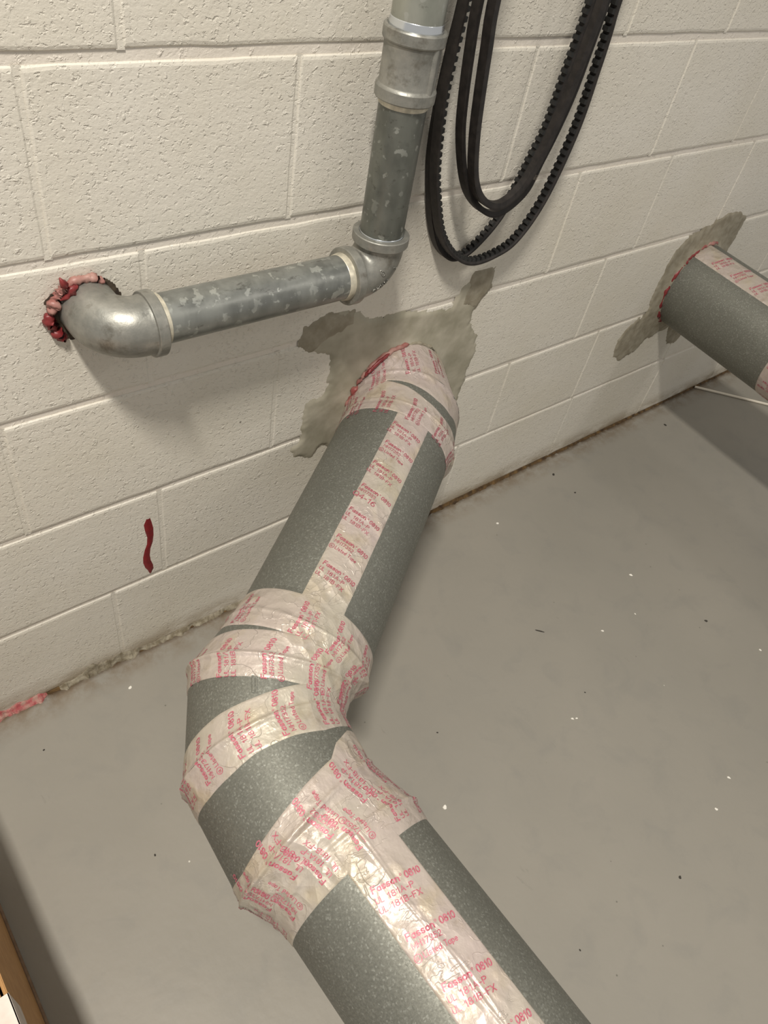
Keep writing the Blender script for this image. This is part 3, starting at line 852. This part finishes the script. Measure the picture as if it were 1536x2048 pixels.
# cast maker's mark and letters on the outside of the bend
def elbow_point(th, ph, h):
    """th 0..90 along the bend, ph angle round the section: 0 = toward the room, 90 = outside of the bend"""
    R_ = 38; r = 34.5
    cen = V(PX, PY, PZ-1)+(-Xa)*R_+Z*R_
    out = (-Z*math.cos(D(th))+Xa*math.sin(D(th)))
    base = cen+out*R_
    return base+(r+h)*(V(0, -1, 0)*math.cos(D(ph))+out*math.sin(D(ph)))
def emboss(s, size, th0, ph0, rot=0, width=None):
    vs, fs, wd = text_mesh(s, size); k = width/wd if width else 1
    VS = []; FS = []
    for x, y in vs:
        x *= k; xr = x*math.cos(D(rot))-y*math.sin(D(rot)); yr = x*math.sin(D(rot))+y*math.cos(D(rot))
        for h in (.9,): VS.append(elbow_point(th0+math.degrees(xr/65), ph0-math.degrees(yr/34.5), h)*MM)
    me = mesh('cast_lettering', VS, fs)
    o = obj('cast_lettering', me, CAST, e1_)
    so = o.modifiers.new('s', 'SOLIDIFY'); so.thickness = .0014; so.offset = 0
    return o
emboss('CHINA', 6, 12, 26, 0, 38)
emboss('2', 6.5, 64, 22, 0)
rows = []
for i in range(13):     # small shield-like foundry mark
    a = 2*math.pi*i/12
    rows.append([elbow_point(44+math.degrees(rr*math.cos(a)/62), -10-math.degrees(rr*math.sin(a)/34.5), h)*MM for rr, h in ((6.4, -.2), (5.9, 1.1), (4.6, 1.1), (4.2, -.2))])
vs, fs = grid(rows); obj('cast_mark', mesh('cast_mark', vs, fs), CAST, e1_, smooth=True)
for a, b in ((41, -13), (46, -13), (43.5, -7)):
    rows = [[elbow_point(a+math.degrees(rr*math.cos(2*math.pi*j/8)/62), b-math.degrees(rr*math.sin(2*math.pi*j/8)/34.5), h)*MM for j in range(8)] for rr, h in ((1.7, -.2), (1.3, 1.1), (.1, 1.4))]
    vs, fs = grid(rows, True); obj('cast_mark', mesh('cast_mark', vs, fs), CAST, e1_, smooth=True)

# ------------------------------------------------------------------ hanging belts
def catmull(pts, per=10):
    out = []; n = len(pts)
    for i in range(n):
        p0, p1, p2, p3 = pts[(i-1) % n], pts[i], pts[(i+1) % n], pts[(i+2) % n]
        for j in range(per):
            t_ = j/per
            out.append(.5*((2*p1)+(-p0+p2)*t_+(2*p0-5*p1+4*p2-p3)*t_*t_+(-p0+3*p1-3*p2+p3)*t_**3))
    return out
def resample(pts, step):
    L = [0]; n = len(pts)
    for i in range(n): L.append(L[-1]+(pts[(i+1) % n]-pts[i]).length)
    N = max(8, int(round(L[-1]/step))); out = []; k = 0
    for i in range(N):
        s_ = L[-1]*i/N
        while L[k+1] < s_: k += 1
        t_ = (s_-L[k])/(L[k+1]-L[k]); out.append(pts[k].lerp(pts[(k+1) % n], t_))
    return out
def belt(name, xz, y0, label, cog, width=13.0, thick=8.5, topz=1740, ydrift=lambda p: 0):
    ctl = [V(x, y0+ydrift((x, z)), z) for x, z in xz]      # from right strand down, round, up the left strand
    l, r = ctl[-1], ctl[0]
    cx = (l.x+r.x)/2; w_ = (r.x-l.x)/2
    # smooth closed top: follows the rising strands to a peg above the frame
    for fx, fz in ((-.98, .18), (-.86, .42), (-.62, .68), (-.36, .88), (-.16, .98), (.0, 1.0), (.16, .98), (.38, .88), (.66, .68), (.90, .42), (1.02, .18)):
        ctl.append(V(cx+w_*fx, y0, (l.z+r.z)/2+(topz-(l.z+r.z)/2)*fz))
    pts = resample(catmull(ctl), 2.2 if cog else 4.0)
    n = len(pts)
    base = empty(name, (0, 0, 0), category='belt', group='drive belts hanging on the wall'); base['label'] = label
    cenx = sum(p.x for p in pts)/n
    rows = []; cogs = []
    for i in range(n):
        a, b = pts[i-1], pts[(i+1) % n]; tg = (b-a).normalized()
        out = V(tg.z, 0, -tg.x)
        mid = V(cx, y0, max(min(pts[i].z, topz-40), 900))
        if out.dot(pts[i]-mid) < 0: out = -out
        wy = V(0, 1, 0); hw = width/2; ht = thick/2
        inner = ht*(.15 if cog else 1.0)
        pr = [(ht, -hw), (ht, hw), (ht*.4, hw), (-inner, hw*.74), (-inner, -hw*.74), (ht*.4, -hw)]
        rows.append([(pts[i]+out*o_+wy*w2)*MM for o_, w2 in pr])
        cogs.append((pts[i].copy(), out, tg))
    rows.append(rows[0])
    vs, fs = grid(rows, True)
    body = obj('belt_band', mesh('belt_band', vs, fs), RUBBER, base)
    if cog:
        VS = []; FS = []
        per = 5   # 11 mm pitch
        for i in range(0, n-per, per):
            p, out, tg = cogs[i+1]; hw = width/2*.74; b0 = len(VS)
            for dd, q in ((-.10, 3.9), (-1.25, 2.8)):
                for wv in (-hw, hw):
                    for sgn in (-1, 1):
                        VS.append((p+out*(dd*thick/2)+V(0, 1, 0)*wv*(1 if dd > -.5 else .86)+tg*sgn*q)*MM)
            for f in ((4, 5, 7, 6), (0, 1, 5, 4), (2, 6, 7, 3), (0, 4, 6, 2), (1, 3, 7, 5)):
                FS.append(tuple(b0+q for q in f))
        o = obj('belt_cogs', mesh('belt_cogs', VS, FS), RUBBERC, base)
        o['kind'] = 'stuff'
    return base, cogs
A_ = [[1064.5, 1077.6], [1067.5, 1036.8], [1068.5, 993.9], [1066.5, 901.2], [1041.6, 794.6], [1000.7, 730.8], [953.9, 709.8], [901.1, 706.8], [855.2, 728.8], [817.3, 769.6], [792.4, 824.5], [775.5, 877.3], [763.5, 963.0], [764.5, 1021.8], [767.5, 1075.6]]
B_ = [[1030.6, 1072.1], [1027.6, 1025.9], [1022.6, 972.7], [1016.6, 905.4], [1000.5, 857.2], [986.4, 815.0], [962.3, 763.7], [924.1, 724.6], [894.0, 709.5], [863.9, 713.5], [831.7, 742.6], [806.6, 790.9], [786.5, 858.2], [779.5, 897.3], [776.5, 955.6], [778.5, 1015.9], [782.5, 1071.1]]
C_ = [[1015.8, 1081.5], [1012.9, 1029.9], [1006.9, 964.5], [994.0, 908.9], [980.1, 867.2], [966.2, 826.6], [935.5, 802.8], [903.7, 795.8], [868.0, 810.7], [836.3, 837.5], [813.5, 873.2], [793.6, 922.8], [783.7, 967.4], [775.8, 1026.0], [771.8, 1079.5]]
D_ = [[988.2, 1085.0], [984.2, 1035.6], [978.3, 975.2], [966.4, 919.8], [952.6, 875.3], [931.8, 839.7], [906.1, 821.9], [883.3, 818.9], [857.6, 828.8], [834.9, 848.6], [818.0, 879.3], [804.2, 927.7], [796.3, 972.3], [788.4, 1030.6], [782.4, 1084.0]]
belt('drive_belt', A_, -28.5, 'longest cogged black drive belt, its loop hanging lowest and furthest right', True, width=16.5, thick=9.5)
belt('drive_belt', B_, -10.5, 'cogged black drive belt hanging nearest the wall, left strand beside the steel pipe', True, width=14, thick=9.5)
bC, cg = belt('drive_belt', C_, -46, 'smooth black drive belt with pale scuffs, outer of the two short loops', False, width=14)
rows = []
sel = [q for q in cg if q[0].x > 900 and 838 < q[0].z < 852][:3]
for p, out, tg in sel:
    rows.append([(p+out*a_+V(0, 1, 0)*b_)*MM for a_, b_ in ((4.6, -7.4), (4.6, 7.2), (-4.6, 5.6), (-4.6, -5.8))])
vs, fs = grid(rows, True)
obj('label_remnant', mesh('label_remnant', vs, fs), SCUFF, bC, label='pale torn edge of a worn label')
belt('drive_belt', D_, -62, 'smooth black drive belt, innermost and shortest loop', False, width=15, thick=10)
# hook peg above the frame that carries them
lathe('wall_peg', V(905, 5, 1722), V(0, -1, 0), [(0, .1), (0, 9), (82, 9), (84, 15), (90, 15), (92, .1)], HOOKM, None, seg=24, label='steel peg carrying the belts above the picture', category='peg')

# ------------------------------------------------------------------ rod on the floor
ra, rb_ = V(2192, -4, 4.2), V(2550, -400, 4.2)
lathe('thin_rod', ra, (rb_-ra), [(0, .1), (0, 3.4), (1, 4.0), (400, 4.0), (532, 4.0), (533, .1)], RODM, None, seg=16, label='thin white rod lying on the floor under the right duct', category='rod')

# ------------------------------------------------------------------ carton at the lower left corner
box = empty('cardboard_carton', (0, 0, 0), category='box')
box['label'] = 'brown cardboard carton with packing tape at the bottom left corner'
def bx(name, a, b, mat, parent, bev=0, **kw):
    bm = bmesh.new(); bmesh.ops.create_cube(bm, size=1)
    for v in bm.verts: v.co = Vector([(a[i]+b[i])/2+v.co[i]*(b[i]-a[i]) for i in range(3)])*MM
    if bev: bmesh.ops.bevel(bm, geom=bm.edges[:], offset=bev*MM, segments=2, affect='EDGES')
    me = bpy.data.meshes.new(name); bm.to_mesh(me); bm.free()
    return obj(name, me, mat, parent, **kw)
bx('carton_side', (-84, -700, 0), (-80, -180, 322), CARD, box, 1)
bx('carton_side', (-440, -700, 0), (-436, -180, 322), CARD, box, 1)
bx('carton_side', (-436, -184, 0), (-84, -180, 322), CARD, box, 1)
bx('carton_side', (-436, -700, 0), (-84, -696, 322), CARD, box, 1)
bx('carton_base', (-436, -696, 1), (-84, -184, 5), CARD, box)
bx('carton_flap', (-256, -698, 325), (-86, -182, 329), CARD, box, 1)
bx('carton_flap', (-438, -698, 325), (-260, -182, 329), CARD, box, 1)
bx('carton_gap_shade', (-434, -694, 318), (-86, -186, 321), DARK, box)  # added dark sheet, paints the shade seen through the gap at the flaps
bx('carton_edge', (-80, -699, 2), (-76, -181, 9), CARDE, box, 1, label='crushed pale lower edge')
bx('packing_tape', (-300, -690, 329.2), (-78.6, -512, 330), PTAPE, box, label='glossy pale packing tape')
bx('packing_tape', (-80, -690, 262), (-78.8, -512, 330), PTAPE, box, label='glossy pale packing tape folded over the edge')

# ------------------------------------------------------------------ chips and bits on the floor
def bit(name, x, y, s, mat, label, cat, grp, long=1.0, rot=0):
    vs = []; n = 7
    for lv, k in ((0, 1.0), (.35, .8)):
        for i in range(n):
            a = 2*math.pi*i/n; r = s*k*(.7+.5*random.random())
            vs.append(V(r*long*math.cos(a), r*math.sin(a), lv*s+.1)*MM)
    fs = [(i, (i+1) % n, n+(i+1) % n, n+i) for i in range(n)]+[tuple(range(n, 2*n))]
    o = obj(name, mesh(name, vs, fs), mat); o.location = V(x, y, 0)*MM; o.rotation_euler = (0, 0, rot)
    o['label'] = label; o['category'] = cat; o['group'] = grp
for x, y, s in ((581, -570, 3.2), (917, -584, 2.2), (925, -588, 1.8), (1093, -848, 2.4), (1015, -869, 2.4), (1143, -476, 2.6), (1337, -406, 3), (1161, -114, 2.6), (233, -65, 2.6), (1433, -715, 2.6), (1250, -487, 1.8)):
    bit('paint_chip', x, y, s, CHIPW, 'tiny white paint chip on the grey floor', 'chip', 'white chips on the floor', 1.5, random.uniform(0, 3))
bit('dark_splinter', 1016, -399, 1.8, CHIPD, 'short dark splinter on the floor right of the middle duct', 'splinter', 'dark bits on the floor', 6.5, 2.3)
for x, y, s in ((1431, -139, 2.4), (850, -901, 2.6), (613, -869, 1.6), (986, -558, 1.6), (1388, -594, 3), (1925, -79, 4), (1430, -60, 3.5), (137, -360, 1.6), (63, -99, 1.6), (664, -454, 1.6)):
    bit('dirt_speck', x, y, s, CHIPD, 'small dark dirt speck on the grey floor', 'speck', 'dark bits on the floor', 1.4, random.uniform(0, 3))
print('objects', len(bpy.data.objects), 'polys', sum(len(o.data.polygons) for o in bpy.data.objects if o.type == 'MESH'))
